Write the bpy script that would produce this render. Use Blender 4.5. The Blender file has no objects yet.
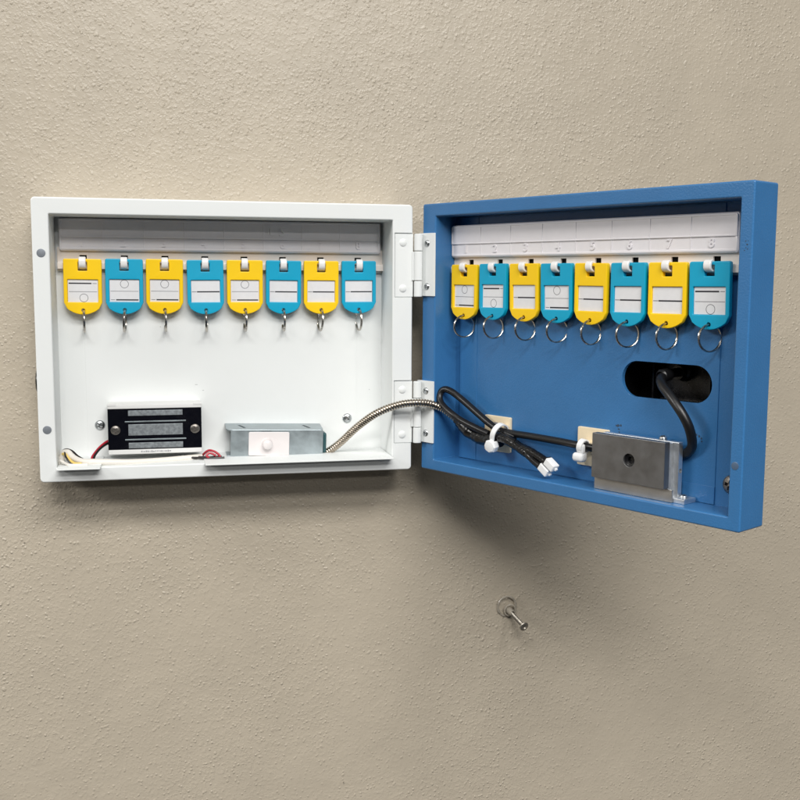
import bpy, bmesh, math, random
from mathutils import Vector, Matrix
random.seed(7)
C = bpy.context.scene.collection
S = 0.001                      # everything below is written in millimetres
PI = math.pi
W, H = 300.0, 221.9            # outside width and height of both shells
DB = 50.0                      # depth of the white box; the wall is at y = 50
AL = math.radians(61.4)        # how far the door has swung off the wall plane
HP = Vector((309.1, 1.78, 0.66))
MW = Matrix.Identity(4)
MBL = Matrix.Translation(HP * S) @ Matrix.Rotation(-AL, 4, 'Z')
BL_D = Vector((math.cos(AL), -math.sin(AL), 0)); BL_N = Vector((math.sin(AL), math.cos(AL), 0))

# ------------------------------------------------------------------ materials
def nt(name):
    m = bpy.data.materials.new(name); m.use_nodes = True
    t = m.node_tree; b = t.nodes['Principled BSDF']
    return m, t, b
def mat(name, col, rough=.5, metal=0., bump=0., bscale=800., bdist=.0002, var=0., vscale=60., trans=0., coat=0., spec=.5, rvar=0., sss=0.):
    m, t, b = nt(name)
    b.inputs['Base Color'].default_value = (*col, 1); b.inputs['Roughness'].default_value = rough
    b.inputs['Metallic'].default_value = metal; b.inputs['Specular IOR Level'].default_value = spec
    if trans: b.inputs['Transmission Weight'].default_value = trans
    if coat: b.inputs['Coat Weight'].default_value = coat; b.inputs['Coat Roughness'].default_value = .15
    if sss:
        b.inputs['Subsurface Weight'].default_value = sss; b.inputs['Subsurface Radius'].default_value = (.002, .002, .002); b.inputs['Subsurface Scale'].default_value = 1
    tc = t.nodes.new('ShaderNodeTexCoord')
    if bump:
        n = t.nodes.new('ShaderNodeTexNoise'); n.inputs['Scale'].default_value = bscale; n.inputs['Detail'].default_value = 3
        bp = t.nodes.new('ShaderNodeBump'); bp.inputs['Strength'].default_value = bump; bp.inputs['Distance'].default_value = bdist
        t.links.new(tc.outputs['Object'], n.inputs['Vector']); t.links.new(n.outputs['Fac'], bp.inputs['Height']); t.links.new(bp.outputs['Normal'], b.inputs['Normal'])
    if var or rvar:
        n = t.nodes.new('ShaderNodeTexNoise'); n.inputs['Scale'].default_value = vscale; n.inputs['Detail'].default_value = 5; n.inputs['Roughness'].default_value = .65
        t.links.new(tc.outputs['Object'], n.inputs['Vector'])
        if var:
            mr = t.nodes.new('ShaderNodeMapRange'); mr.inputs['From Min'].default_value = .3; mr.inputs['From Max'].default_value = .7
            mr.inputs['To Min'].default_value = 1 - var; mr.inputs['To Max'].default_value = 1 + var
            mx = t.nodes.new('ShaderNodeVectorMath'); mx.operation = 'SCALE'; mx.inputs[0].default_value = col
            t.links.new(n.outputs['Fac'], mr.inputs['Value']); t.links.new(mr.outputs['Result'], mx.inputs['Scale']); t.links.new(mx.outputs['Vector'], b.inputs['Base Color'])
        if rvar:
            mr = t.nodes.new('ShaderNodeMapRange'); mr.inputs['From Min'].default_value = .3; mr.inputs['From Max'].default_value = .7
            mr.inputs['To Min'].default_value = max(0.02, rough - rvar); mr.inputs['To Max'].default_value = rough + rvar
            t.links.new(n.outputs['Fac'], mr.inputs['Value']); t.links.new(mr.outputs['Result'], b.inputs['Roughness'])
    return m

WHITE = mat('white_powder_coat', (.805, .825, .82), .48, bump=.25, bscale=900, bdist=.00012, var=.012, vscale=25)
BLUE = mat('blue_powder_coat', (.040, .166, .385), .33, bump=.5, bscale=800, bdist=.0003, var=.05, vscale=30, spec=.4, coat=.15)
PLAST = mat('white_plastic', (.87, .84, .865), .32, var=.02, vscale=90, sss=.05)
RAIL = mat('bounce_tinted_plastic', (.84, .77, .71), .34)  # white plastic; the warm tint paints in light bounced off the yellow tags
HOOKP = mat('white_hook_plastic', (.85, .84, .83), .25)
YEL = mat('yellow_plastic', (1.0, .64, .006), .34, spec=.5, bump=.1, bscale=500, bdist=.0001)
CYAN = mat('cyan_plastic', (.0, .375, .60), .38, spec=.5, bump=.1, bscale=500, bdist=.0001)
PAPER = mat('paper', (.80, .80, .82), .35, var=.02, vscale=300, coat=.6)
INK = mat('black_ink', (.018, .018, .025), .6)
THIN = mat('grey_ink', (.16, .16, .18), .6)
BLACKP = mat('black_plastic', (.006, .006, .007), .28, bump=.1, bscale=600, bdist=.0001, rvar=.08, vscale=200)
EPOXY = mat('black_epoxy', (.003, .0032, .006), .22, spec=.3, rvar=.08, vscale=150)
HOLE_SHADE = mat('painted_hole_shade', (.004, .004, .004), .8, spec=.1)  # flat black, painted shade for the rail holes
RUBBER = mat('black_cable_sheath', (.008, .008, .009), .36, bump=.2, bscale=700, bdist=.0002)
TAPE = mat('black_shrink_film', (.004, .004, .005), .26, bump=.4, bscale=130, bdist=.0018)
CHROME = mat('ring_steel', (.50, .47, .43), .22, 1.0, rvar=.1, vscale=400)
STEEL = mat('screw_steel', (.55, .57, .58), .30, 1.0, bump=.2, bscale=600, var=.15, vscale=300)
DSTEEL = mat('ground_armature_steel', (.23, .23, .235), .42, .9, bump=.15, bscale=900, bdist=.0001, var=.10, vscale=70, rvar=.08)
ALU = mat('cast_aluminium', (.74, .76, .78), .36, .9, var=.12, vscale=120, rvar=.08)
ALUD = mat('machined_aluminium_front', (.50, .48, .45), .40, .9, var=.10, vscale=60)
GALV = mat('galvanised_steel', (.36, .41, .43), .40, .75, var=.22, vscale=45, rvar=.10, bump=.1, bscale=300)
LAMI = mat('laminated_core', (.33, .36, .38), .45, .7, var=.35, vscale=420, bump=.4, bscale=900, bdist=.0002)
PINK = mat('pale_plastic_plate', (.76, .715, .71), .38)
MAGW = mat('white_enamel_housing', (.76, .76, .75), .55)
DISC = mat('grey_magnet', (.23, .25, .28), .45, .3, var=.1, vscale=200)
BROWNSCR = mat('tarnished_screw', (.25, .23, .21), .38, .9, var=.3, vscale=500)
REDW = mat('red_wire', (.42, .012, .03), .30)
BLACKW = mat('black_wire', (.010, .006, .006), .35)
WHITEW = mat('white_wire_sleeve', (.78, .74, .68), .42)
YELW = mat('cream_wire', (.85, .62, .18), .40)
COND = mat('conduit_steel', (.46, .40, .33), .28, 1.0, rvar=.1, vscale=300)
PADM = mat('cream_nylon_pad', (.86, .72, .50), .45, var=.03, vscale=100)
NYLON = mat('clear_nylon', (.86, .87, .88), .28, sss=.2)
ANCH = mat('dusty_clear_anchor', (.55, .50, .42), .25, trans=.35, rvar=.1)
PALE_LETTER = mat('pale_letters', (.9, .9, .9), .7)
CHIP = mat('chipped_paint', (.025, .05, .09), .6)
GREY = mat('grey_print', (.36, .36, .38), .6)

def wall_material():
    m, t, b = nt('beige_orange_peel_paint')
    N = t.nodes.new; L = t.links.new
    tc = N('ShaderNodeTexCoord')
    b.inputs['Roughness'].default_value = .36; b.inputs['Specular IOR Level'].default_value = .5
    dw = N('ShaderNodeTexNoise'); dw.inputs['Scale'].default_value = 130; dw.inputs['Detail'].default_value = 2
    L(tc.outputs['Object'], dw.inputs['Vector'])
    sc = N('ShaderNodeVectorMath'); sc.operation = 'SCALE'; sc.inputs['Scale'].default_value = .0022
    L(dw.outputs['Color'], sc.inputs[0])
    ad = N('ShaderNodeVectorMath'); L(tc.outputs['Object'], ad.inputs[0]); L(sc.outputs['Vector'], ad.inputs[1])
    # isolated droplets
    v = N('ShaderNodeTexVoronoi'); v.inputs['Scale'].default_value = 255; v.feature = 'SMOOTH_F1'; v.inputs['Smoothness'].default_value = .7; L(ad.outputs['Vector'], v.inputs['Vector'])
    r1 = N('ShaderNodeMapRange'); r1.interpolation_type = 'SMOOTHSTEP'; r1.inputs['From Min'].default_value = .34; r1.inputs['From Max'].default_value = .12; L(v.outputs['Distance'], r1.inputs['Value'])
    msk = N('ShaderNodeTexNoise'); msk.inputs['Scale'].default_value = 90; msk.inputs['Detail'].default_value = 2; L(tc.outputs['Object'], msk.inputs['Vector'])
    r2 = N('ShaderNodeMapRange'); r2.inputs['From Min'].default_value = .36; r2.inputs['From Max'].default_value = .56; L(msk.outputs['Fac'], r2.inputs['Value'])
    mu = N('ShaderNodeMath'); mu.operation = 'MULTIPLY'; L(r1.outputs['Result'], mu.inputs[0]); L(r2.outputs['Result'], mu.inputs[1])
    # rolled ridges
    n = N('ShaderNodeTexNoise'); n.inputs['Scale'].default_value = 400; n.inputs['Detail'].default_value = 2.0; n.inputs['Distortion'].default_value = .15; L(ad.outputs['Vector'], n.inputs['Vector'])
    r3 = N('ShaderNodeMapRange'); r3.interpolation_type = 'SMOOTHSTEP'; r3.inputs['From Min'].default_value = .44; r3.inputs['From Max'].default_value = .70; r3.inputs['To Max'].default_value = .42; L(n.outputs['Fac'], r3.inputs['Value'])
    big = N('ShaderNodeTexNoise'); big.inputs['Scale'].default_value = 9; big.inputs['Detail'].default_value = 3; L(tc.outputs['Object'], big.inputs['Vector'])
    r4 = N('ShaderNodeMapRange'); r4.inputs['From Min'].default_value = .3; r4.inputs['From Max'].default_value = .7; r4.inputs['To Min'].default_value = .35; r4.inputs['To Max'].default_value = 1.1; L(big.outputs['Fac'], r4.inputs['Value'])
    a2 = N('ShaderNodeMath'); L(mu.outputs[0], a2.inputs[0]); L(r3.outputs['Result'], a2.inputs[1])
    a3 = N('ShaderNodeMath'); a3.operation = 'MULTIPLY'; L(a2.outputs[0], a3.inputs[0]); L(r4.outputs['Result'], a3.inputs[1])
    n5 = N('ShaderNodeTexNoise'); n5.inputs['Scale'].default_value = 60; n5.inputs['Detail'].default_value = 2; L(tc.outputs['Object'], n5.inputs['Vector'])
    a4 = N('ShaderNodeMath'); a4.operation = 'MULTIPLY_ADD'; a4.inputs[1].default_value = 1.2; L(n5.outputs['Fac'], a4.inputs[0]); L(a3.outputs[0], a4.inputs[2])
    bp = N('ShaderNodeBump'); bp.inputs['Strength'].default_value = .66; bp.inputs['Distance'].default_value = .0007
    L(a4.outputs[0], bp.inputs['Height']); L(bp.outputs['Normal'], b.inputs['Normal'])
    cr = N('ShaderNodeMapRange'); cr.inputs['From Min'].default_value = .25; cr.inputs['From Max'].default_value = .75; cr.inputs['To Min'].default_value = .95; cr.inputs['To Max'].default_value = 1.05
    c2 = N('ShaderNodeTexNoise'); c2.inputs['Scale'].default_value = 14; c2.inputs['Detail'].default_value = 6; L(tc.outputs['Object'], c2.inputs['Vector']); L(c2.outputs['Fac'], cr.inputs['Value'])
    sv = N('ShaderNodeVectorMath'); sv.operation = 'SCALE'; sv.inputs[0].default_value = (.505, .443, .352); L(cr.outputs['Result'], sv.inputs['Scale']); L(sv.outputs['Vector'], b.inputs['Base Color'])
    return m
WALL = wall_material()

# ------------------------------------------------------------------ geometry
def rrect(x0, x1, z0, z1, r=1., n=5, radii=None):
    """rounded rectangle, counter-clockwise; radii = (bl, br, tr, tl)"""
    rs = radii or (r, r, r, r); pts = []
    for (cx, cz, sx, sz, a0, rr) in ((x0, z0, 1, 1, PI, rs[0]), (x1, z0, -1, 1, 1.5 * PI, rs[1]), (x1, z1, -1, -1, 0, rs[2]), (x0, z1, 1, -1, .5 * PI, rs[3])):
        if rr <= 0: pts.append((cx, cz)); continue
        for i in range(n + 1):
            a = a0 + i / n * PI / 2
            pts.append((cx + sx * rr + rr * math.cos(a), cz + sz * rr + rr * math.sin(a)))
    return pts
def circ(cx, cz, r, n=20): return [(cx + r * math.cos(2 * PI * i / n), cz + r * math.sin(2 * PI * i / n)) for i in range(n)]
def spline(pts, n=8):
    P = [Vector(p) for p in pts]; P = [P[0] * 2 - P[1]] + P + [P[-1] * 2 - P[-2]]; out = []
    for i in range(1, len(P) - 2):
        for k in range(n):
            t = k / n; a, b, c, d = P[i - 1:i + 3]
            out.append(.5 * ((2 * b) + (c - a) * t + (2 * a - 5 * b + 4 * c - d) * t * t + (3 * b - a - 3 * c + d) * t ** 3))
    out.append(P[-2]); return out

class G:
    def __init__(s): s.bm = bmesh.new()
    def _tag(s, before, mi, smooth):
        s.bm.faces.ensure_lookup_table()
        for f in s.bm.faces[before:]: f.material_index = mi; f.smooth = smooth
    def box(s, x0, x1, y0, y1, z0, z1, bev=.3, mi=0, rot=None, seg=2):
        b = bmesh.new(); bmesh.ops.create_cube(b, size=1)
        for v in b.verts: v.co = Vector(((x0 + x1) / 2 + v.co.x * (x1 - x0), (y0 + y1) / 2 + v.co.y * (y1 - y0), (z0 + z1) / 2 + v.co.z * (z1 - z0)))
        if bev: bmesh.ops.bevel(b, geom=b.edges[:], offset=bev, segments=seg, affect='EDGES', profile=.5)
        return s.merge(b, mi, rot)
    def merge(s, b, mi=0, rot=None, smooth=None):
        if rot is not None: bmesh.ops.transform(b, matrix=rot, verts=b.verts[:])
        me = bpy.data.meshes.new('t'); b.to_mesh(me); b.free(); n = len(s.bm.faces); s.bm.from_mesh(me); bpy.data.meshes.remove(me)
        s.bm.faces.ensure_lookup_table()
        for f in s.bm.faces[n:]:
            f.material_index = mi
            if smooth is not None: f.smooth = smooth
        return s
    def lathe(s, c, axis, prof, seg=28, mi=0):
        """prof: list of (radius, height along axis)"""
        ax = Vector(axis).normalized(); q = Vector((0, 0, 1)).rotation_difference(ax); b = bmesh.new(); rings = []
        for r, h in prof:
            if r <= 1e-6: rings.append([b.verts.new(Vector(c) + q @ Vector((0, 0, h)))])
            else: rings.append([b.verts.new(Vector(c) + q @ Vector((r * math.cos(2 * PI * i / seg), r * math.sin(2 * PI * i / seg), h))) for i in range(seg)])
        for A, B in zip(rings, rings[1:]):
            for i in range(seg):
                j = (i + 1) % seg
                if len(A) == 1 and len(B) == 1: continue
                if len(A) == 1: b.faces.new((A[0], B[i], B[j]))
                elif len(B) == 1: b.faces.new((A[i], A[j], B[0]))
                else: b.faces.new((A[i], A[j], B[j], B[i]))
        bmesh.ops.recalc_face_normals(b, faces=b.faces[:])
        return s.merge(b, mi, smooth=True)
    def tube(s, path, r, seg=12, mi=0, closed=False, rf=None, flat=None, caps=True):
        P = [Vector(p) for p in path]; n = len(P); b = bmesh.new(); rings = []
        up = None
        for i in range(n):
            if closed: t = P[(i + 1) % n] - P[i - 1]
            else: t = P[min(i + 1, n - 1)] - P[max(i - 1, 0)]
            t.normalize()
            if up is None:
                up = Vector((0, 0, 1)) if abs(t.z) < .9 else Vector((1, 0, 0))
            up = (up - t * up.dot(t)).normalized(); si = t.cross(up)
            rr = r * (rf(i) if rf else 1); fa = flat or 1
            rings.append([b.verts.new(P[i] + si * rr * math.cos(2 * PI * k / seg) + up * rr * fa * math.sin(2 * PI * k / seg)) for k in range(seg)])
        m = n if closed else n - 1
        for i in range(m):
            A, B = rings[i], rings[(i + 1) % n]
            for k in range(seg): b.faces.new((A[k], A[(k + 1) % seg], B[(k + 1) % seg], B[k]))
        if not closed and caps: b.faces.new(rings[0]); b.faces.new(rings[-1][::-1])
        bmesh.ops.recalc_face_normals(b, faces=b.faces[:])
        return s.merge(b, mi, smooth=True)
    def plate(s, outer, holes, y0, y1, bev=.3, mi=0, rot=None, bres=2):
        cu = bpy.data.curves.new('c', 'CURVE'); cu.dimensions = '2D'; cu.fill_mode = 'BOTH'
        cu.extrude = (y1 - y0) / 2 - bev; cu.bevel_depth = bev; cu.bevel_resolution = bres - 1; cu.offset = -bev
        def add(p):
            sp = cu.splines.new('POLY'); sp.points.add(len(p) - 1); sp.use_cyclic_u = True
            for a, q in zip(sp.points, p): a.co = (q[0], q[1], 0, 1)
        add(outer)
        for h in holes: add(h[::-1])
        o = bpy.data.objects.new('c', cu); C.objects.link(o); dg = bpy.context.evaluated_depsgraph_get()
        me = bpy.data.meshes.new_from_object(o.evaluated_get(dg)); bpy.data.objects.remove(o); bpy.data.curves.remove(cu)
        b = bmesh.new(); b.from_mesh(me); bpy.data.meshes.remove(me)
        bmesh.ops.remove_doubles(b, verts=b.verts[:], dist=.002)
        for v in b.verts: v.co = Vector((v.co.x, (y0 + y1) / 2 - v.co.z, v.co.y))
        bmesh.ops.recalc_face_normals(b, faces=b.faces[:])
        return s.merge(b, mi, rot, smooth=False)
    def text(s, body, x, z, size, y0, y1, mi=0, bold=0, shear=0):
        cu = bpy.data.curves.new('t', 'FONT'); cu.body = body; cu.size = size; cu.align_x = 'CENTER'; cu.align_y = 'CENTER'
        cu.extrude = (y1 - y0) / 2; cu.offset = bold; cu.resolution_u = 3; cu.shear = shear
        o = bpy.data.objects.new('t', cu); C.objects.link(o); dg = bpy.context.evaluated_depsgraph_get()
        me = bpy.data.meshes.new_from_object(o.evaluated_get(dg)); bpy.data.objects.remove(o); bpy.data.curves.remove(cu)
        b = bmesh.new(); b.from_mesh(me); bpy.data.meshes.remove(me)
        for v in b.verts: v.co = Vector((x + v.co.x, (y0 + y1) / 2 - v.co.z, z + v.co.y))
        return s.merge(b, mi)
    def cut(s, *cutters):
        """subtract other G shapes"""
        me = bpy.data.meshes.new('a'); s.bm.to_mesh(me); o = bpy.data.objects.new('a', me); C.objects.link(o); tmp = []
        for c in cutters:
            m2 = bpy.data.meshes.new('b'); c.bm.to_mesh(m2); c.bm.free(); p = bpy.data.objects.new('b', m2); C.objects.link(p); tmp.append((p, m2))
            md = o.modifiers.new('x', 'BOOLEAN'); md.operation = 'DIFFERENCE'; md.solver = 'EXACT'; md.object = p
        dg = bpy.context.evaluated_depsgraph_get(); r = bpy.data.meshes.new_from_object(o.evaluated_get(dg))
        s.bm.free(); s.bm = bmesh.new(); s.bm.from_mesh(r)
        bpy.data.objects.remove(o); bpy.data.meshes.remove(me); bpy.data.meshes.remove(r)
        for p, m2 in tmp: bpy.data.objects.remove(p); bpy.data.meshes.remove(m2)
        return s
    def mesh(s, mats, off=Vector((0, 0, 0)), autosmooth=35):
        bm = s.bm
        for v in bm.verts: v.co = (v.co - off) * S
        ang = math.radians(autosmooth); bm.normal_update()
        for f in bm.faces: f.smooth = True
        for e in bm.edges:
            e.smooth = not (len(e.link_faces) == 2 and e.calc_face_angle(0) > ang)
        me = bpy.data.meshes.new('m'); bm.to_mesh(me); bm.free()
        for m in (mats if isinstance(mats, (list, tuple)) else [mats]): me.materials.append(m)
        return me

# ------------------------------------------------------------------ objects
OFF = {}
def props(o, label, cat, group=None, kind=None):
    if label: o['label'] = label
    if cat: o['category'] = cat
    if group: o['group'] = group
    if kind: o['kind'] = kind
def thing(name, label, cat, base=(0, 0, 0), frame=MW, group=None):
    o = bpy.data.objects.new(name, None); C.objects.link(o); base = Vector(base); o.empty_display_size = .01
    o.matrix_world = frame @ Matrix.Translation(base * S); props(o, label, cat, group); OFF[o.name] = base; return o
def part(name, g, mats, parent, mtx=None, label=None):
    off = OFF[parent.name]
    me = g if isinstance(g, bpy.types.Mesh) else g.mesh(mats, off); me.name = name
    o = bpy.data.objects.new(name, me); C.objects.link(o); o.parent = parent
    if mtx is not None: o.matrix_basis = mtx
    OFF[o.name] = off
    if label: o['label'] = label
    return o
def solo(name, g, mats, label, cat, base, frame=MW, group=None, kind=None):
    me = g.mesh(mats, Vector(base)); me.name = name
    o = bpy.data.objects.new(name, me); C.objects.link(o); o.matrix_world = frame @ Matrix.Translation(Vector(base) * S)
    props(o, label, cat, group, kind); return o

def screw_mesh(r=3.6, h=1.8, m=STEEL, rot=.4):
    g = G(); prof = [(0, -.6), (r, -.6), (r, .2)] + [(r * math.cos(a), .2 + (h - .2) * math.sin(a)) for a in [i * PI / 16 for i in range(1, 8)]] + [(0, h)]
    g.lathe((0, 0, 0), (0, -1, 0), prof)
    k = G()
    for a in (rot, rot + PI / 2):
        k2 = G(); k2.box(-r * .58, r * .58, -h - 1, -h * .12, -r * .17, r * .17, 0, rot=Matrix.Rotation(a, 4, 'Y')); k.bm.from_mesh(k2.mesh([m]).copy()) if False else None
        g.cut(k2)
    k.bm.free()
    return g.mesh([m])
SCR = {}
def screw(parent, u, d, z, r=3.6, h=1.8, m=STEEL, rot=.4, frame=None, name='screw', base=None):
    key = (r, h, m.name, rot)
    if key not in SCR: SCR[key] = screw_mesh(r, h, m, rot)
    o = bpy.data.objects.new(name, SCR[key]); C.objects.link(o); o.parent = parent; off = OFF[parent.name] if base is None else base
    loc = Matrix.Translation((Vector((u, d, z)) - off) * S)
    o.matrix_basis = loc if frame is None else frame @ loc
    return o

# ================================================================== wall
g = G(); b = bmesh.new()
vs = [b.verts.new(p) for p in ((-5000, 0, -1400), (6000, 0, -1400), (6000, 0, 1700), (-5000, 0, 1700))]; b.faces.new(vs); g.merge(b)
b = bmesh.new()
wall = solo('wall', g, [WALL], 'beige orange-peel textured painted wall behind the open key cabinet', 'wall', (0, 0, 0))
wall.location = (0, .050, 0); wall['kind'] = 'structure'

# ================================================================== key cabinet
base = Vector((150, 50, 0))
cab = thing('key_cabinet', 'open steel key cabinet on the wall, white box with blue door swung right', 'key cabinet', base)

# white box shell -------------------------------------------------
g = G(); g.plate(rrect(0, W, 0, H, 3.2), [rrect(12.8, 283, 11.2, 209, .8, 3)], 0, DB, 1.1, bres=4)
HZ = ((146.2, 198.0), (23.2, 75.4))
cs = []
for a, b_ in HZ:
    c = G(); c.box(284.6, 302, -3, 1.7, a - .9, b_ + .9, 0); cs.append(c)
# gap in the bottom return where the wiring comes through
g.cut(*cs)
box_ = part('box', g, [WHITE], cab)
g = G(); g.plate(rrect(11, 285, 9.5, 210.5, .5, 2), [], 45, 48.5, .1)
g.plate(rrect(33.5, 259.8, 11.6, 208.6, .5, 2), [], 44.4, 45.2, .12)
bp = part('back_panel', g, [WHITE], box_)
# folded lip along the bottom of the opening, cut away where the loom runs
for x0, x1 in ((13.4, 46.3), (127.4, 282.6)):
    g = G(); g.box(x0, x1, -11.5, 44.0, 11.2, 12.3, .35); part('bottom_lip', g, [WHITE], box_)
for zz in (179.2, 41.9):
    g = G(); g.lathe((6.5, 0, zz), (0, -1, 0), [(0, -.5), (3.3, -.5), (3.3, .15), (3.0, .35), (0, .35)]); part('magnet_disc', g, [DISC], box_)
screw(box_, 43.7, 44.4, 38.6, 4.2, 2.2, STEEL, .5)
screw(box_, 252.5, 44.4, 39.3, 4.2, 2.2, STEEL, .9)
g = G(); g.lathe((-.5, 25, 78), (-1, 0, 0), [(0, -1), (9, -1), (9, 1.9), (8, 2.5), (0, 2.5)]); part('side_plug', g, [BLACKP], box_)

# blue door shell ---------------------------------------------------
door_m = Matrix.Translation((HP - Vector(base)) * S) @ Matrix.Rotation(-AL, 4, 'Z')
OV = rrect(187.3, 261, 77.0, 103.0, 12.9, 12)
g = G(); g.plate(rrect(0, W, 0, H, 1.6), [rrect(15.3, 290.7, 9.3, 211.6, .6, 3)], 0, 28.5, 1.15, bres=4)
door_off = Vector((0, 0, 0))
me = g.mesh([BLUE], door_off); me.name = 'door'
door = bpy.data.objects.new('door', me); C.objects.link(door); door.parent = cab; door.matrix_basis = door_m; OFF[door.name] = door_off
g = G(); g.plate(rrect(13, 293, 7, 213, .5, 2), [OV], 25.2, 27.9, .1)
g.plate(rrect(41, 266, 9.8, 211, .4, 2), [[(224.15 + (x - 224.15) * .995, 90 + (z - 90) * .99) for x, z in OV]], 24.5, 25.6, .25)
g.plate(rrect(241, 266, 9.6, 21.6, .3, 2), [], 24.0, 24.7, .12)
part('back_panel', g, [BLUE], door)
# folded flange seen at left inside the door
g = G(); g.box(21.5, 41.2, 24.0, 25.3, 9.8, 211, .25); part('fold', g, [BLUE], door)
g = G(); g.plate(rrect(176, 272, 62, 118, 6), [rrect(182, 266, 68, 112, 4)], 28.3, 56, .4)
g.plate(rrect(178, 270, 64, 116, 5), [], 54, 58, .4)
g.box(199, 200.5, 45, 54.1, 68, 112, .2); g.box(246, 247, 45, 54.1, 68, 112, .2); g.box(203, 240, 50, 54.1, 73, 75, .2)
g.lathe((221, 54, 95), (0, -1, 0), [(0, 0), (7, 0), (6.5, 4), (5, 5), (5, 10), (0, 10)])
part('reader_housing', g, [BLACKP], door)
g = G(); g.lathe((294.7, 0, 43), (0, -1, 0), [(0, -.5), (2.6, -.5), (2.6, .1), (2.3, .25), (0, .25)]); part('magnet_disc', g, [mat('blue_tinted_disc', (.10, .16, .26), .4, .3)], door)
# worn specks in the paint
g = G(); rnd = random.Random(3)
def speck(g, u, d, z, r, mi=0, dirn=(0, -1, 0)):
    n = 7; b = bmesh.new(); c = b.verts.new((u, d - .06, z)); rs = []
    for i in range(n):
        a = 2 * PI * i / n; q = r * rnd.uniform(.5, 1.2); rs.append(b.verts.new((u + q * math.cos(a), d - .03, z + q * math.sin(a))))
    for i in range(n): b.faces.new((c, rs[i], rs[(i + 1) % n]))
    bmesh.ops.recalc_face_normals(b, faces=b.faces[:]); g.merge(b, mi)
for dd_, lst in ((0, ((295.4, 184.6, .6), (296.4, 182.6, .7), (295.6, 180.6, .4), (297, 184.9, .35), (294.6, 178.9, .4), (296.6, 179.8, .5))),
                (24.5, ((183.6, 54.6, .8), (185.4, 54.5, 1.2), (187.6, 54.9, .9), (186, 52.2, .9), (186.6, 50.0, .8))),
                (24.5, ((250.6, 55.6, .8), (252.6, 54.8, 1.2), (254.6, 53.6, .9), (254.8, 51.5, .7)))):
    g = G()
    for (u, z, r) in lst: speck(g, u, dd_, z, r)
    part('paint_chip', g, [CHIP], door)
screw(door, 278.3, 25.2, 25, 6.5, 3.2, BROWNSCR, .2)

# hinges -------------------------------------------------------------
def knuckle(g, x, y, z0, z1, r=3.4):
    g.lathe((x, y, z0), (0, 0, 1), [(0, 0), (r - .4, 0), (r, .4), (r, z1 - z0 - .4), (r - .4, z1 - z0), (0, z1 - z0)], 24)
KX, KY = 304.3, -2.2
for a, b_ in HZ:
    n3 = (b_ - a)
    g = G(); g.box(285.2, 300.6, .55, 2.0, a, b_, .25)
    g.box(299.6, 303, -1.0, .9, a + 13.6, b_ - 14.6, .25)
    g.box(299.9, 301.2, -.9, 2.0, a + 13.6, b_ - 14.6, .25)
    knuckle(g, KX, KY, a + 13.5, b_ - 14.4)
    for zz in (a + 6.8, b_ - 7.2): g.lathe((292.0, .6, zz), (0, -1, 0), [(3.4, -.2), (3.1, .35), (2.2, .8), (1., 1.0), (0, 1.05)], 24)
    hg = part('hinge', g, [WHITE], cab)
    g = G()
    # moving leaf in the door's own frame
    for z0, z1 in ((a, a + 13.0), (b_ - 13.9, b_)):
        k = G(); knuckle(k, KX, KY, z0, z1); me = k.mesh([WHITE]); 
        for v in me.vertices: v.co = MBL.inverted() @ v.co / S
        g.bm.from_mesh(me)
    g.box(-1.2, 15.9, -1.9, -.15, a, b_, .3)
    g.box(-3.6, -.8, -1.9, -.2, a, a + 13.0, .3); g.box(-3.6, -.8, -1.9, -.2, b_ - 13.9, b_, .3)
    me = g.mesh([WHITE]); me.name = 'moving_leaf'
    lf = bpy.data.objects.new('moving_leaf', me); C.objects.link(lf); lf.parent = hg; lf.matrix_basis = door_m
    for i, zz in enumerate((a + 8, b_ - 8.4)): screw(hg, 7.6, -1.9, zz, 2.9, 1.3, STEEL, .5 + .4 * i, frame=door_m, base=Vector((0, 0, 0)))

# label strips, hook rails and hooks ---------------------------------
def hook_mesh():
    prof = spline([(7.5, -6.3, 0), (3.5, -6.5, 0), (.2, -6.2, 0), (-1.9, -4.2, 0), (-2.4, -1.2, 0), (-1.9, 1.8, 0), (-.4, 3.0, 0), (.9, 2.8, 0)], 5)
    b = bmesh.new(); w = 2.7; rings = []
    for i, p in enumerate(prof):
        t = (prof[min(i + 1, len(prof) - 1)] - prof[max(i - 1, 0)]).normalized(); nn = Vector((-t.y, t.x, 0)); th = 1.15
        ring = []
        for (sx, sn) in ((-w, -.6), (-w + .5, -1), (w - .5, -1), (w, -.6), (w, .6), (w - .5, 1), (-w + .5, 1), (-w, .6)):
            q = p + nn * th * sn; ring.append(b.verts.new((sx, q.x, q.y)))
        rings.append(ring)
    for A, B in zip(rings, rings[1:]):
        for k in range(8): b.faces.new((A[k], A[(k + 1) % 8], B[(k + 1) % 8], B[k]))
    b.faces.new(rings[0]); b.faces.new(rings[-1]); bmesh.ops.recalc_face_normals(b, faces=b.faces[:])
    g = G(); g.merge(b); return g.mesh([HOOKP])
HOOK = hook_mesh(); HOOK.name = 'hook'
PX = [34.2 + 32.45 * i for i in range(8)]
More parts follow.
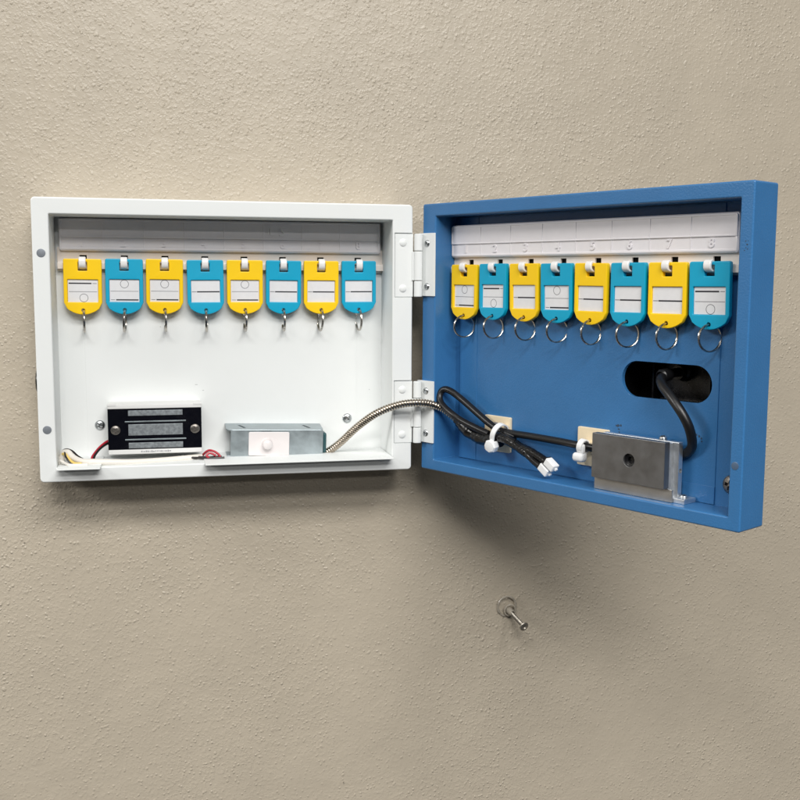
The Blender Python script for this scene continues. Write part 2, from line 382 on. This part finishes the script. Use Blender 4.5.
def key_rail(parent, D, x0, z0, lettered=False):
    """D = depth of the panel the rail is fixed to; x0 = left end, z0 = bottom of the number strip"""
    x1 = x0 + 264.5; z1 = z0 + 26.2; f = D - 7.2
    g = G(); g.plate(rrect(x0, x1, z0, z1, 2.0), [], f + .8, D - .1, .8, bres=3)
    up, lo = [], []
    for i in range(8):
        a = x0 + 2.0 + i * 32.5; b_ = a + 31.7
        if i == 7: b_ = x1 - 2.8
        lo.append(rrect(a, b_, z0 + 2.4, z0 + 10.6, .3, 2)); up.append(rrect(a, b_, z0 + 11.6, z1 - 2.2, .3, 2))
    g.plate(rrect(x0 + .9, x1 - .9, z0 + .9, z0 + 11.0, 1.2, 4, (1.4, 1.4, 0, 0)), lo, f + .35, f + .95, .2)
    g.plate(rrect(x0 + .9, x1 - .9, z0 + 10.6, z1 - .9, 1.2, 4, (0, 0, 1.4, 1.4)), up, f - .25, f + .95, .25)
    g.box(x0 + 1.4, x1 - 1.4, f + .15, f + .95, z0 + 11.3, z1 - 1.8, .1)
    for i in range(8): g.text(str(i + 1), x0 + 16.8 + i * 32.5 + .6, z0 + 6.4, 8.6, f - .1, f + .95, bold=.2)
    st = part('number_strip', g, [PLAST, PALE_LETTER], parent)
    if lettered:
        k = G()
        k.text('I', x0 + 165.5 + 2.5, z0 + 17.6, 7.5, f - .9, f + .25, bold=-.12, shear=.1); k.text('L', x0 + 171.0, z0 + 17.0, 9.0, f - .9, f + .25, bold=-.10)
        k.text('S', x0 + 179.0, z0 + 17.4, 11.0, f - .9, f + .25, bold=-.02, shear=.25)
        part('pale_lettering', k, [PALE_LETTER], parent)  # pale raised letters on the strip face
    sh = 0 if lettered else -2.2
    g = G(); hol = [(rrect(p - 2.6, p + 3.0, 173.9, 178.8, .2, 2) if lettered else rrect(p - 1.8, p + 3.6, 171.9, 176.2, .2, 2)) for p in PX]
    g.plate(rrect(x0 - 2, x1 + 5, 166.0 + sh, z0 + 3, .6, 2), hol, D - 2.9, D - 1.3, .2)
    g.box(x0 - 2, x1 + 5.2, D - 6.6, D - 3, 167.4 + sh, 173.2 + sh, .8)
    g.box(x0 - 1, x1 + 4, D - 1.1, D - .2, 166.5 + sh, z0 + 2, .1, mi=1)  # black sheet behind the holes, paints in the shade of a deep recess
    part('hook_rail', g, [RAIL, HOLE_SHADE], parent)
    for p in PX:
        o = bpy.data.objects.new('hook', HOOK); C.objects.link(o); o.parent = parent; o.location = (Vector((p, D - 10.4, 173.9 if lettered else 171.0)) - OFF[parent.name]) * S; o.scale = (1, 1, .85 if lettered else .70)
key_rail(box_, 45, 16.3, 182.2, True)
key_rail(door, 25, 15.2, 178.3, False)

# ================================================================== key tags
def tag_outline(w=14.9, top=2.0, bot=-43.5):
    p = [(-w + 1.2, top), (-w, top - 1.2)]; p = []
    L = []
    z_s = -33.2
    L += [(-w, z_s)]
    for i in range(1, 12):
        a = i / 12.; x = -w + 2 * w * a
        L.append((x, z_s - 1.4 - 8.3 * (math.sin(PI * a)) ** .62 + 1.0 * math.cos(PI * 2 * a) * 0))
    L += [(w, z_s)]
    L += [(w, top - 1.3), (w - .4, top - .4), (w - 1.3, top), (-w + 1.3, top), (-w + .4, top - .4), (-w, top - 1.3)]
    return L
def tag_body(m):
    g = G(); hl = [rrect(-3.6, 3.6, -7.6, -.4, .4, 2), circ(0, -39.5, 1.45, 14)]
    win = rrect(-11.9, 11.9, -32.9, -14.6, .5, 3)
    g.plate(tag_outline(), hl + [win], -1.9, 1.9, .55, bres=3)
    # tongue-shaped recess round the hook slot
    g.plate([(-12.4, -34), (12.4, -34), (12.4, -14.3), (-12.4, -14.3)], [], .2, 1.4, .05)
    return g.mesh([m])
def insert_mesh(kind):
    g = G(); X = 11.7; z0, z1 = -32.8, -14.7; Y = -.6
    g.box(-X, X, Y, .15, z0, z1, 0)
    def line(z, h, x0=-X + .7, x1=X - .7, mi=1):
        g.box(x0, x1, Y - .06, Y + .05, z - h / 2, z + h / 2, 0, mi=mi)
    def ring(x, z, r, t=.38):
        o = circ(x, z, r, 28); i = circ(x, z, r - t, 28); b = bmesh.new()
        A = [b.verts.new((p[0], Y - .05, p[1])) for p in o]; B = [b.verts.new((p[0], Y - .05, p[1])) for p in i]
        for k in range(28): b.faces.new((A[k], B[k], B[(k + 1) % 28], A[(k + 1) % 28]))
        bmesh.ops.recalc_face_normals(b, faces=b.faces[:]); g.merge(b, 2)
    if kind == 'top':       # ring printed at the top, heavy rule at the bottom
        ring(0, -18.3, 3.4); line(-24.2, .36, mi=2); line(-31.2, 1.05, -X + 5, X - .7); line(-31.2, .45, -X + .9, -X + 4.2, 2)
    elif kind == 'bottom':  # the same card upside down
        ring(.6, -29.4, 3.4); line(-24.4, .36, mi=2); line(-17.7, 1.05, -X + .7, X - 5); line(-17.7, .45, X - 4.2, X - .9, 2)
    else:                   # back of the card: one rule across the middle
        line(-24.2, 1.0, -X + 4.6, X - .3); line(-24.2, .5, -X + .4, -X + 4.2, 2)
    return g.mesh([PAPER, INK, THIN])
def ring_mesh():
    g = G(); R = 9.1; pts = []
    for i in range(76):
        a = 2 * PI * i / 38.; pts.append((-.7 + 1.4 * (i / 75.) if True else 0, R * math.sin(a), R * math.cos(a)))
    g.tube(pts, .62, 8); return g.mesh([CHROME])
BODY = {'yellow': tag_body(YEL), 'light blue': tag_body(CYAN)}; INS = {k: insert_mesh(k) for k in ('top', 'bottom', 'mid')}; RING = ring_mesh()
KW = ['bottom', 'top', 'top', 'mid', 'top', 'mid', 'mid', 'mid']; KB = ['top', 'bottom', 'mid', 'top', 'mid', 'mid', 'mid', 'bottom']
ORD = ['first', 'second', 'third', 'fourth', 'fifth', 'sixth', 'seventh', 'eighth']
DESC = {'top': 'circle at card top', 'bottom': 'circle at card bottom', 'mid': 'card with one line'}
rt = random.Random(11)
for side, frame, D, ks in (('white box', MW, 45, KW), ('blue door', MBL, 25, KB)):
    for i in range(8):
        col = 'yellow' if i % 2 == 0 else 'light blue'
        dz = [-.2, 0, 0, 0, 0, 0, 0, 0][i] + rt.uniform(-.25, .25)
        lab = '%s key tag on %s hook in the %s, %s' % (col, ORD[i], side, DESC[ks[i]])
        t = thing('key_tag', lab, 'key tag', (0, 0, 0), frame, 'plastic key tags hanging on the numbered hooks'); 
        jit = rt.uniform(-.3, .3)
        t.matrix_world = frame @ Matrix.Translation(Vector((PX[i] + jit + (.8 if side != 'white box' else 0), D - 9.4, (173.9 if side == 'white box' else 170.6) + dz)) * S) @ Matrix.Rotation(rt.uniform(-.010, .010), 4, 'Y') @ Matrix.Rotation(rt.uniform(-.01, .03), 4, 'X') @ Matrix.Rotation(rt.uniform(-.03, .03), 4, 'Z')
        for nm, me in (('tag_body', BODY[col]), ('label_card', INS[ks[i]])):
            o = bpy.data.objects.new(nm, me); C.objects.link(o); o.parent = t
        o = bpy.data.objects.new('key_ring', RING); C.objects.link(o); o.parent = t
        yaw = (rt.uniform(-.07, .07) + (.05 if i in (0, 6) else 0)) if side == 'white box' else rt.uniform(-.42, -.22)
        tilt = rt.uniform(-.05, .05)
        o.matrix_basis = Matrix.Translation(Vector((0, 0, -39.7)) * S) @ Matrix.Rotation(tilt, 4, 'Y') @ Matrix.Rotation(yaw, 4, 'Z') @ Matrix.Translation(Vector((0, .0, -8.6)) * S)

rnd = random.Random(8)
for (x_, z_, r_) in ((521, 2, 1.2), (529, -3, .9), (425, 300, .9), (390, -242, 1.0), (-20, -60, .8), (250, -300, .8)):
    g = G(); speck(g, x_, -.2, z_, r_); part_o = None
    me_ = g.mesh([mat('bare_plaster_nick', (.22, .19, .15), .8)], Vector((0, 0, 0))); o = bpy.data.objects.new('paint_nick', me_); C.objects.link(o); o.parent = wall
for (x_, z_, w_) in ((122, 71, 2.2), (128, 66, 1.4), (272, 64, .7), (94, 120, .9)):
    g = G(); g.box(x_, x_ + w_, 44.28, 44.5, z_, z_ + .35, 0); part('scuff_mark', g, [GREY], bp)
# ================================================================== magnetic lock (white box)
ml = thing('magnetic_lock', 'electromagnetic lock with black face and three steel bars in the white box', 'magnetic lock', (88.5, 44.4, 17))
g = G(); F0 = 20.5
g.plate(rrect(51.2, 126.2, 17.2, 21.0, .8, 3), [], F0 - .4, 44.2, .5)
g.box(51.3, 126.1, F0 - .3, 44.2, 54.7, 58.0, .5); g.box(51.6, 125.8, 40, 44.2, 18, 57, .3)
g.box(51.0, 58, F0 - .7, F0 + 4, 57.0, 58.6, .3); g.box(119.4, 126.4, F0 - .7, F0 + 4, 57.0, 58.6, .3)
hs = part('housing', g, [MAGW], ml)
g = G(); g.box(51.2, 126.1, F0, 43, 21.1, 54.8, .4); part('potted_face', g, [EPOXY], ml)
for z0, z1 in ((48.8, 53.2), (32.6, 41.8), (22.0, 26.6)):
    g = G(); g.box(67.3, 110.8, F0 - .45, F0 + 5, z0, z1, .2); part('steel_core', g, [LAMI], ml)
for z0 in (43.4, 28.6):
    g = G(); g.box(64.6, 113.4, F0 - .35, F0 + 2, z0, z0 + 1.1, .15); part('coil_edge', g, [GALV], ml)
screw(ml, 57.2, F0 - .2, 37.3, 3.9, 1.5, BROWNSCR, .7); screw(ml, 120.7, F0 - .2, 37.1, 3.9, 1.5, BROWNSCR, 1.1)
g = G(); r9 = random.Random(5); x = 77.
while x < 101:
    w = r9.uniform(.5, 1.6); g.box(x, x + w, F0 - .48, F0 - .3, 18.4 + r9.uniform(0, .3), 19.8 + r9.uniform(-.2, .2), 0); x += w + r9.uniform(.3, .6)
part('faint_print', g, [GREY], ml)

# ================================================================== push-switch unit (white box)
TL = Matrix.Translation(Vector((149, 0, 11.8))) @ Matrix.Rotation(math.radians(1.6), 4, 'Y') @ Matrix.Translation(Vector((-149, 0, -11.8)))
sw = thing('switch_box', 'galvanised steel switch box with white plate and round button in the white box', 'switch', (188, 44.4, 11.8))
g = G(); FS = 22.0
g.plate(rrect(145.6, 227.6, FS, 44.6, .4, 2, (3.2, 3.2, .4, .4)), [], 0, 1.2, .2)   # laid flat below
b = g.bm
for v in b.verts: v.co = Vector((v.co.x, v.co.z, 35.2 - v.co.y + 2.2 * (v.co.z - FS) / 22))
k = G(); k.box(158.3, 160.6, 27, 38, 30, 38, 0, rot=Matrix.Translation((159, 32, 0)) @ Matrix.Rotation(.45, 4, 'Z') @ Matrix.Translation((-159, -32, 0)))
k2 = G(); k2.box(213.3, 215.6, 27, 38, 30, 38, 0, rot=Matrix.Translation((214, 32, 0)) @ Matrix.Rotation(.45, 4, 'Z') @ Matrix.Translation((-214, -32, 0)))
g.cut(k, k2)
g2 = G(); g2.plate(rrect(149.4, 227.4, 11.9, 35.0, 1.0, 3, (.6, .6, 1.6, 1.6)), [], FS - .3, FS + 1.0, .3)
g2.box(146.6, 227.2, FS + .3, 44, 11.9, 13.1, .3)
g2.box(150.4, 226.4, FS + 2, 43.5, 13, 33.9, .3)
me = g2.mesh([GALV]); 
for v in me.vertices: v.co /= S
g.bm.from_mesh(me); bmesh.ops.transform(g.bm, matrix=TL, verts=g.bm.verts[:])
br = part('bracket', g, [GALV], sw)
g = G(); g.plate(rrect(164.3, 198.4, 13.2, 33.2, 1.2, 4), [], FS - 1.7, FS - .32, .4, rot=TL); pl = part('cover_plate', g, [PINK], sw)
g = G(); g.lathe((179.6, FS - 1.6, 23.4), (0.03, -1, -.02), [(5.0, -.1), (4.6, .5), (4.3, 1.0), (4.2, 4.6), (3.8, 5.8), (2.8, 6.5), (1.4, 6.8), (0, 6.9)], 32); bmesh.ops.transform(g.bm, matrix=TL, verts=g.bm.verts[:]); part('button', g, [PINK], pl)
g = G(); g.box(227.3, 231.0, FS + 3, 40, 14, 32, 1.8, rot=TL, seg=4); part('end_cap', g, [mat('dark_teal_plastic', (.03, .09, .10), .4)], sw)
for xx in (159.8, 216.2):
    g = G(); g.lathe((xx, FS - .6, 10.7), (0, 0, -1), [(2.4, -.8), (2.4, .1), (1.9, .8), (0, 1.0)], 16); bmesh.ops.transform(g.bm, matrix=TL, verts=g.bm.verts[:]); part('rivet', g, [GALV], sw)

# ================================================================== armature block (door)
ab = thing('armature_block', 'grey steel plate on aluminium bracket in the lower right of the blue door', 'armature block', (212, 16, 9.4), MBL)
g = G(); g.plate(rrect(179.0, 240.6, 18.6, 51.0, .6, 3), [circ(211.4, 35.0, 4.6, 32)], 2.6, 8.4, .35)
k = G(); apl = part('armature_plate', g, [DSTEEL], ab)
g = G(); g.lathe((211.4, 8.2, 35.0), (0, -1, 0), [(0, 0), (4.55, 0), (4.55, 3.8), (4.2, 4.2), (3.9, 4.1), (2.4, 3.2), (2.2, 1.6), (0, 1.6)], 6 * 5); part('socket_bolt', g, [BLACKP], apl)
g = G(); g.plate(rrect(178.6, 240.0, 9.4, 50.0, .5, 2), [], 8.6, 13.4, .35)
g.plate(rrect(180.0, 244.4, 12.0, 50.4, .5, 2), [], 13.6, 18.4, .35)
k = G(); k.lathe((248, 16.0, 30.6), (-1, 0, 0), [(0, 0), (1.7, 0), (1.7, 8), (0, 8)], 20); g.cut(k)
g.box(178.6, 253.0, 8.9, 22.9, 9.35, 12.6, .4)
part('bracket', g, [ALU], ab)
g = G(); g.box(178.4, 244.2, 7.2, 8.7, 9.5, 18.2, .25); part('front_flange', g, [ALUD], ab)
screw(ab, 0, 0, 0, 2.9, 1.8, STEEL, .3).matrix_basis = Matrix.Translation((Vector((247.3, 17, 12.8)) - OFF[ab.name]) * S) @ Matrix.Rotation(-PI / 2, 4, 'X')
screw(ab, 0, 0, 0, 2.9, 2.4, STEEL, .3).matrix_basis = Matrix.Translation((Vector((229.5, 16.5, 51.2)) - OFF[ab.name]) * S) @ Matrix.Rotation(-PI / 2, 4, 'X')

# ================================================================== conduit and cables
def wp(u, d, z):  # door frame -> world, mm
    return HP + BL_D * u + BL_N * d + Vector((0, 0, z))
path = spline([(228.5, 31, 10.5), (233, 29, 12.6), (242.4, 22, 21.0), (255.5, 10, 36.4), (270.0, -3, 49.6), (287.2, -10, 56.9), (301.9, -13, 58.6), (313, -13.5, 57.4), (322.5, -14.0, 53.6), (331.0, -19.0, 47.3), (339.3, -25.5, 40.2)], 30)
# re-sample evenly so the corrugations keep one pitch
L = [0]
for a, b_ in zip(path, path[1:]): L.append(L[-1] + (b_ - a).length)
step = .38; n = int(L[-1] / step); ev = []; j = 0
for i in range(n + 1):
    s_ = i * step
    while j < len(L) - 2 and L[j + 1] < s_: j += 1
    t_ = (s_ - L[j]) / max(1e-6, L[j + 1] - L[j]); ev.append(path[j].lerp(path[j + 1], t_))
g = G(); g.tube(ev, 3.35, 18, rf=lambda i: 1 - .17 * (.5 + .5 * math.cos(2 * PI * i / 6.)) ** 1.5)
solo('steel_conduit', g, [COND], 'flexible corrugated steel conduit arching from the switch box across the lower hinge', 'conduit', (229, 31, 10))

bc = thing('cable_bundle', 'bundle of black cables looped and strapped at the lower left of the blue door', 'cable bundle', (60, 20, 30), MBL)
g = G(); g.tube(spline([(92, 17, 36.0), (78, 16, 39.0), (66, 15, 43.7), (49.7, 14, 52.8), (41, 13, 58.2), (33, 12, 62.9), (25.5, 10, 67.2), (20, 8.5, 68.6), (16.6, 7, 66.4), (16.4, 5.4, 62.0), (19.4, 4.2, 57.6), (25.6, 3.6, 53.4), (33.4, 4, 49.2), (41, 6, 45.0), (55, 9, 39.9), (67, 12, 36)], 8), 2.85, 16)
part('looped_cable', g, [RUBBER], bc)
g = G(); g.tube(spline([(80, 17.5, 38.6), (92, 17, 38.3), (109.8, 16.5, 38.4), (139.1, 15, 38.2), (156, 15, 37.6), (163, 17, 36.9), (168, 20, 36)], 8), 2.9, 14)
part('straight_cable', g, [RUBBER], bc)
rr = random.Random(2); ph = [rr.uniform(.93, 1.06) for _ in range(80)]
g = G(); g.tube(spline([(31, 10.5, 44.2), (36, 12.5, 40.4), (44, 14, 35.6), (54, 14.5, 32.2), (66, 14, 31.2), (79, 13, 32.6)], 8), 6.0, 18, rf=lambda i: (.5 + .5 * min(1, i / 12.)) * ph[i % 80])
part('shrink_wrap', g, [TAPE], bc)
g = G(); g.tube(spline([(76, 12, 35.4), (88, 11.5, 33.8), (98, 11, 30.8), (107, 10, 27.8), (112, 9.5, 26.2)], 8), 4.0, 14, rf=lambda i: ph[(i + 30) % 80])
g.tube(spline([(78, 11, 36.4), (90, 10, 35.4), (98, 9.6, 33.2)], 6), 2.0, 10)
part('taped_tail', g, [TAPE], bc)
for dx, dz in ((0, 0), (5.0, 4.2)):
    g = G(); g.tube(spline([(106, 9.5, 28.6 + .3 * dz), (113 + dx * .6, 8.5, 25.3 + dz * .7), (121 + dx, 7.5, 21.2 + dz), (130 + dx, 6.5, 17.8 + dz)], 8), 3.0, 14, rf=lambda i: ph[(i + 50) % 80]); part('wire_lead', g, [TAPE], bc)
for (dx, dz) in ((0, 0), (5.8, 4.6)):
    R_ = Matrix.Translation((131 + dx, 6.4, 17.6 + dz)) @ Matrix.Rotation(math.radians(34), 4, 'Y')
    g = G(); g.box(-3.2, 6.6, -3.4, 3.4, -3.1, 3.1, .9, rot=R_, seg=3); g.box(6.3, 8.2, -1.2, 1.2, -.9, .9, .3, rot=R_); cn = part('connector', g, [NYLON], bc)
    g = G(); g.box(-4.2, -3.0, -3.0, 3.0, -2.7, 2.7, .3, rot=R_); part('collar', g, [BLACKP], cn)

def mount(u, z, lab, band):
    t = thing('cable_mount', lab, 'cable mount', (u, 24.4, z), MBL, 'cream adhesive cable mounts inside the blue door')
    g = G(); g.plate(rrect(u - 14, u + 14, z - 14.5, z + 14.5, 1.0, 3), [], 21.6, 24.4, .4)
    g.plate(rrect(u - 5, u + 5, z - 4, z + 4, 1, 3), [], 19.4, 21.8, .5)
    if u < 100: g.box(u - 3.2, u + 1.0, 21.52, 21.7, z + 7, z + 9.4, 0, mi=1)
    part('pad', g, [PADM, GREY], t)
    g = G()
    for (c, rx, ry, tilt) in band:
        pts = []
        for i in range(36):
            a = 2 * PI * i / 36; pts.append(Vector(c) + Vector((tilt * math.sin(a) * rx, -ry * math.cos(a), rx * math.sin(a))))
        b = bmesh.new(); R0 = []
        for i, p in enumerate(pts):
            tt = (pts[(i + 1) % 36] - pts[i - 1]).normalized(); ax = Vector((1, 0, -tilt)).normalized(); nn = ax.cross(tt).normalized()
            R0.append([b.verts.new(p + ax * 2.2 * sx + nn * .55 * sn) for sx, sn in ((-1, -1), (1, -1), (1, 1), (-1, 1))])
        for i in range(36):
            A, B = R0[i], R0[(i + 1) % 36]
            for k in range(4): b.faces.new((A[k], A[(k + 1) % 4], B[(k + 1) % 4], B[k]))
        bmesh.ops.recalc_face_normals(b, faces=b.faces[:]); g.merge(b)
    return t, g
t, g = mount(67.5, 35.2, 'cream cable mount behind the black cable bundle, its white tie round the cables', [((77.2, 14.2, 36.6), 8.4, 8.2, .28)])
tie = part('cable_tie', g, [NYLON], t)
g = G(); g.lathe((75.4, 6.6, 27.6), (.1, -1, -.1), [(0, -3.6), (5.2, -3.6), (5.6, -2.6), (5.6, 1.6), (4.6, 2.8), (2.4, 3.2), (0, 3.2)], 8); part('tie_head', g, [NYLON], tie)
t, g = mount(164.5, 36.2, 'cream adhesive cable mount half hidden behind the armature block', [((161.0, 15.5, 37.0), 5.2, 5.0, .1)])
tie = part('cable_tie', g, [NYLON], t)
g = G(); g.box(154.6, 165, 9.0, 17.0, 25.8, 32.8, 2.9, seg=5); g.box(158.8, 164, 10.5, 15.5, 31.5, 39.5, 2.2, seg=5); part('tie_head', g, [NYLON], tie)

g = G(); g.tube(spline([(222.5, 52, 95.4), (221.4, 40, 95.2), (221.6, 29, 94.2), (223.5, 20, 92.2), (229, 13.5, 88.6), (236.0, 10.5, 83.8), (243.5, 9, 77.2), (249.6, 9, 70.0), (253.0, 11, 62.2), (253.0, 15, 54), (250.6, 19.0, 47.4), (245, 21.6, 42.6), (236, 22, 40)], 8), 3.3, 16)
g.lathe((221.2, 33, 94.6), (0, -1, -.1), [(3.2, 0), (4.6, .6), (4.6, 9), (3.3, 10.5)], 24)
solo('black_cable', g, [RUBBER], 'thick black cable bending out of the oval hole down behind the armature block', 'cable', (222, 29, 94), MBL)

# ================================================================== wires in the white box
wl = thing('wire_loom', 'white sleeved wire loom lying along the bottom left of the white box', 'wires', (40, 25, 11.8))
g = G(); g.tube(spline([(14.5, 22, 13.5), (16.2, 21, 19.5), (20, 18, 20.6), (24, 14, 17.2), (31, 10, 14.4), (42, 9, 13.8), (56, 8, 13.2), (72, 10, 12.4), (95, 16, 12.0), (126, 24, 12.6)], 8), 2.5, 12); part('sleeve', g, [WHITEW], wl)
g = G(); g.tube(spline([(13.9, 26, 12.8), (14.4, 22, 18), (17.6, 17, 19.6), (20.5, 12, 16.6), (25, 8, 13.4), (31, 6, 12.9)], 8), 1.3, 10); part('cream_wire', g, [YELW], wl)
g = G(); g.tube(spline([(14.4, 28, 14.4), (15.2, 25, 20.6), (18.6, 22, 22.6), (23, 20, 21.4), (27.5, 18, 17.4), (33, 15, 14.4)], 8), .8, 8)
g.tube(spline([(17.4, 18, 21.0), (19, 11, 18.0), (22.6, 8, 13.6), (28, 7, 12.8)], 8), .75, 8); part('black_wire', g, [BLACKW], wl)
g = G(); g.tube(spline([(13.8, 12, 12.6), (14.8, 9, 15.6), (18.2, 6, 14.2), (23, 3, 12.9), (36, 2, 12.9)], 8), 1.1, 8); part('white_wire', g, [WHITEW], wl)

lw = thing('lock_wires', 'red and black wires curving down from the left end of the magnetic lock', 'wires', (45, 25, 12))
g = G(); g.tube(spline([(54, 34, 27.6), (50, 31, 26.6), (45, 27, 23.4), (40.6, 23, 18.8), (38.2, 20, 14.8), (40.2, 17, 11.6)], 8), 1.15, 10); part('red_wire', g, [REDW], lw)
g = G(); g.tube(spline([(54, 33, 25.2), (49.6, 29, 25.0), (44.2, 25, 21.6), (40.4, 21, 17.0), (39.8, 18, 13.6), (43, 16, 11.8), (47, 15, 11.6)], 8), 1.0, 10); part('black_wire', g, [BLACKW], lw)
sw2 = thing('spliced_wires', 'small loop of red and black wire beside the switch box, right of the magnetic lock', 'wires', (132, 20, 12))
g = G(); g.tube(spline([(126, 26, 12.6), (128.6, 22, 16.2), (132, 19, 18.6), (137, 18, 17.2), (140.6, 17, 13.6), (137.8, 15.5, 12.5), (132, 14.5, 12.9), (129.6, 15, 15.2), (132.4, 16, 16.8), (137.2, 16, 14.6)], 8), 1.0, 10); part('red_wire', g, [REDW], sw2)
g = G(); g.tube(spline([(108, 27, 12.9), (116, 21, 12.7), (124, 17, 12.9), (131, 14.5, 12.9), (138, 13.5, 12.9), (144, 14, 13.0)], 8), .95, 8)
g.tube(spline([(112, 30, 12.9), (121, 23, 13.0), (130, 18, 13.0), (142, 20, 13.0)], 8), .9, 8); part('black_wire', g, [BLACKW], sw2)

# ================================================================== screw and plastic anchor in the wall
wa = thing('wall_screw', 'bare screw sticking out of the wall through a clear plastic anchor below the blue door', 'screw', (406, 50, -146))
g = G(); a0 = Vector((406, 50, -146)); hd = Vector((412.5, 23, -154)); ax = (hd - a0).normalized(); Ls = (hd - a0).length
pf = [(1.9, -4)]; s_ = 0
while s_ < Ls - 3: pf += [(1.35, s_), (2.1, s_ + .7)]; s_ += 1.4
pf += [(1.5, Ls - 2.5), (2.2, Ls - 1.6), (4.4, Ls), (4.5, Ls + .5), (4.1, Ls + 1.1), (2.4, Ls + 1.4), (1.3, Ls + .4), (0, Ls + .4)]
g.lathe(a0, ax, pf, 20); part('screw', g, [mat('dull_zinc_screw', (.50, .46, .40), .42, .85, bump=.4, bscale=900, var=.3, vscale=500)], wa)
g = G(); pts = [(404.5 + 8.6 * math.cos(2 * PI * i / 36), 48.3 - 1.2 * math.sin(2 * PI * i / 36), -142.5 + 9.6 * math.sin(2 * PI * i / 36)) for i in range(36)]
g.tube(pts, 1.05, 10, closed=True, rf=lambda i: 1 + .25 * math.sin(i * 1.3))
pts = [(407 + 5.2 * math.cos(2 * PI * i / 24), 46 - .6 * math.sin(2 * PI * i / 24), -146 + 5.4 * math.sin(2 * PI * i / 24)) for i in range(24)]
g.tube(pts, .8, 8, closed=True)
g.lathe((406, 50, -146), (.18, -1, -.12), [(3.6, -.5), (3.4, 2), (3.0, 7), (2.5, 10), (2.0, 10)], 18)
part('plastic_anchor', g, [ANCH], wa)

# ================================================================== camera
cd = bpy.data.cameras.new('camera'); cam = bpy.data.objects.new('camera', cd); C.objects.link(cam)
yaw, pit, roll = .225517, .116815, .0054103
F = Vector((math.sin(yaw) * math.cos(pit), math.cos(yaw) * math.cos(pit), -math.sin(pit))); R = Vector((math.cos(yaw), -math.sin(yaw), 0)); U = R.cross(F)
R2 = math.cos(roll) * R + math.sin(roll) * U; U2 = -math.sin(roll) * R + math.cos(roll) * U
m3 = Matrix((R2, U2, -F)).transposed(); cam.matrix_world = Matrix.Translation(Vector((97.59, -838.41, 160.57)) * S) @ m3.to_4x4()
cd.sensor_width = 36; cd.lens = 36 * 1027.97 / 800; cd.clip_start = .01; cd.clip_end = 50
bpy.context.scene.camera = cam

# ================================================================== light: ceiling panels of an office
def area(name, loc, target, sx, sy, power, col):
    ld = bpy.data.lights.new(name, 'AREA'); ld.shape = 'RECTANGLE'; ld.size = sx; ld.size_y = sy; ld.energy = power; ld.color = col
    o = bpy.data.objects.new(name, ld); C.objects.link(o); o.location = loc
    o.rotation_euler = (Vector(target) - Vector(loc)).to_track_quat('-Z', 'Y').to_euler(); return o
for x, y, z, p in ((-.45, -1.7, 1.6, 30), (.75, -1.7, 1.6, 38), (.2, -2.7, 1.6, 57), (-2.2, -.6, 1.2, 60), (.9, -5.2, 1.6, 80)):
    area('ceiling_light', (x, y, z), (x, y, 0), 1.15, .6, p, (1, .985, .955))
for o in list(C.objects):
    if o.type == 'MESH' and o.name.split('.')[0] not in ('wall', 'paint_nick', 'paint_chip', 'key_ring', 'steel_conduit'):
        md = o.modifiers.new('weighted_normal', 'WEIGHTED_NORMAL'); md.keep_sharp = True; md.weight = 80
w = bpy.data.worlds.new('World'); bpy.context.scene.world = w; w.use_nodes = True
w.node_tree.nodes['Background'].inputs['Color'].default_value = (.96, .98, 1, 1); w.node_tree.nodes['Background'].inputs['Strength'].default_value = .04
vs_ = bpy.context.scene.view_settings; vs_.view_transform = 'Standard'; vs_.look = 'None'; vs_.exposure = 0; vs_.gamma = 1
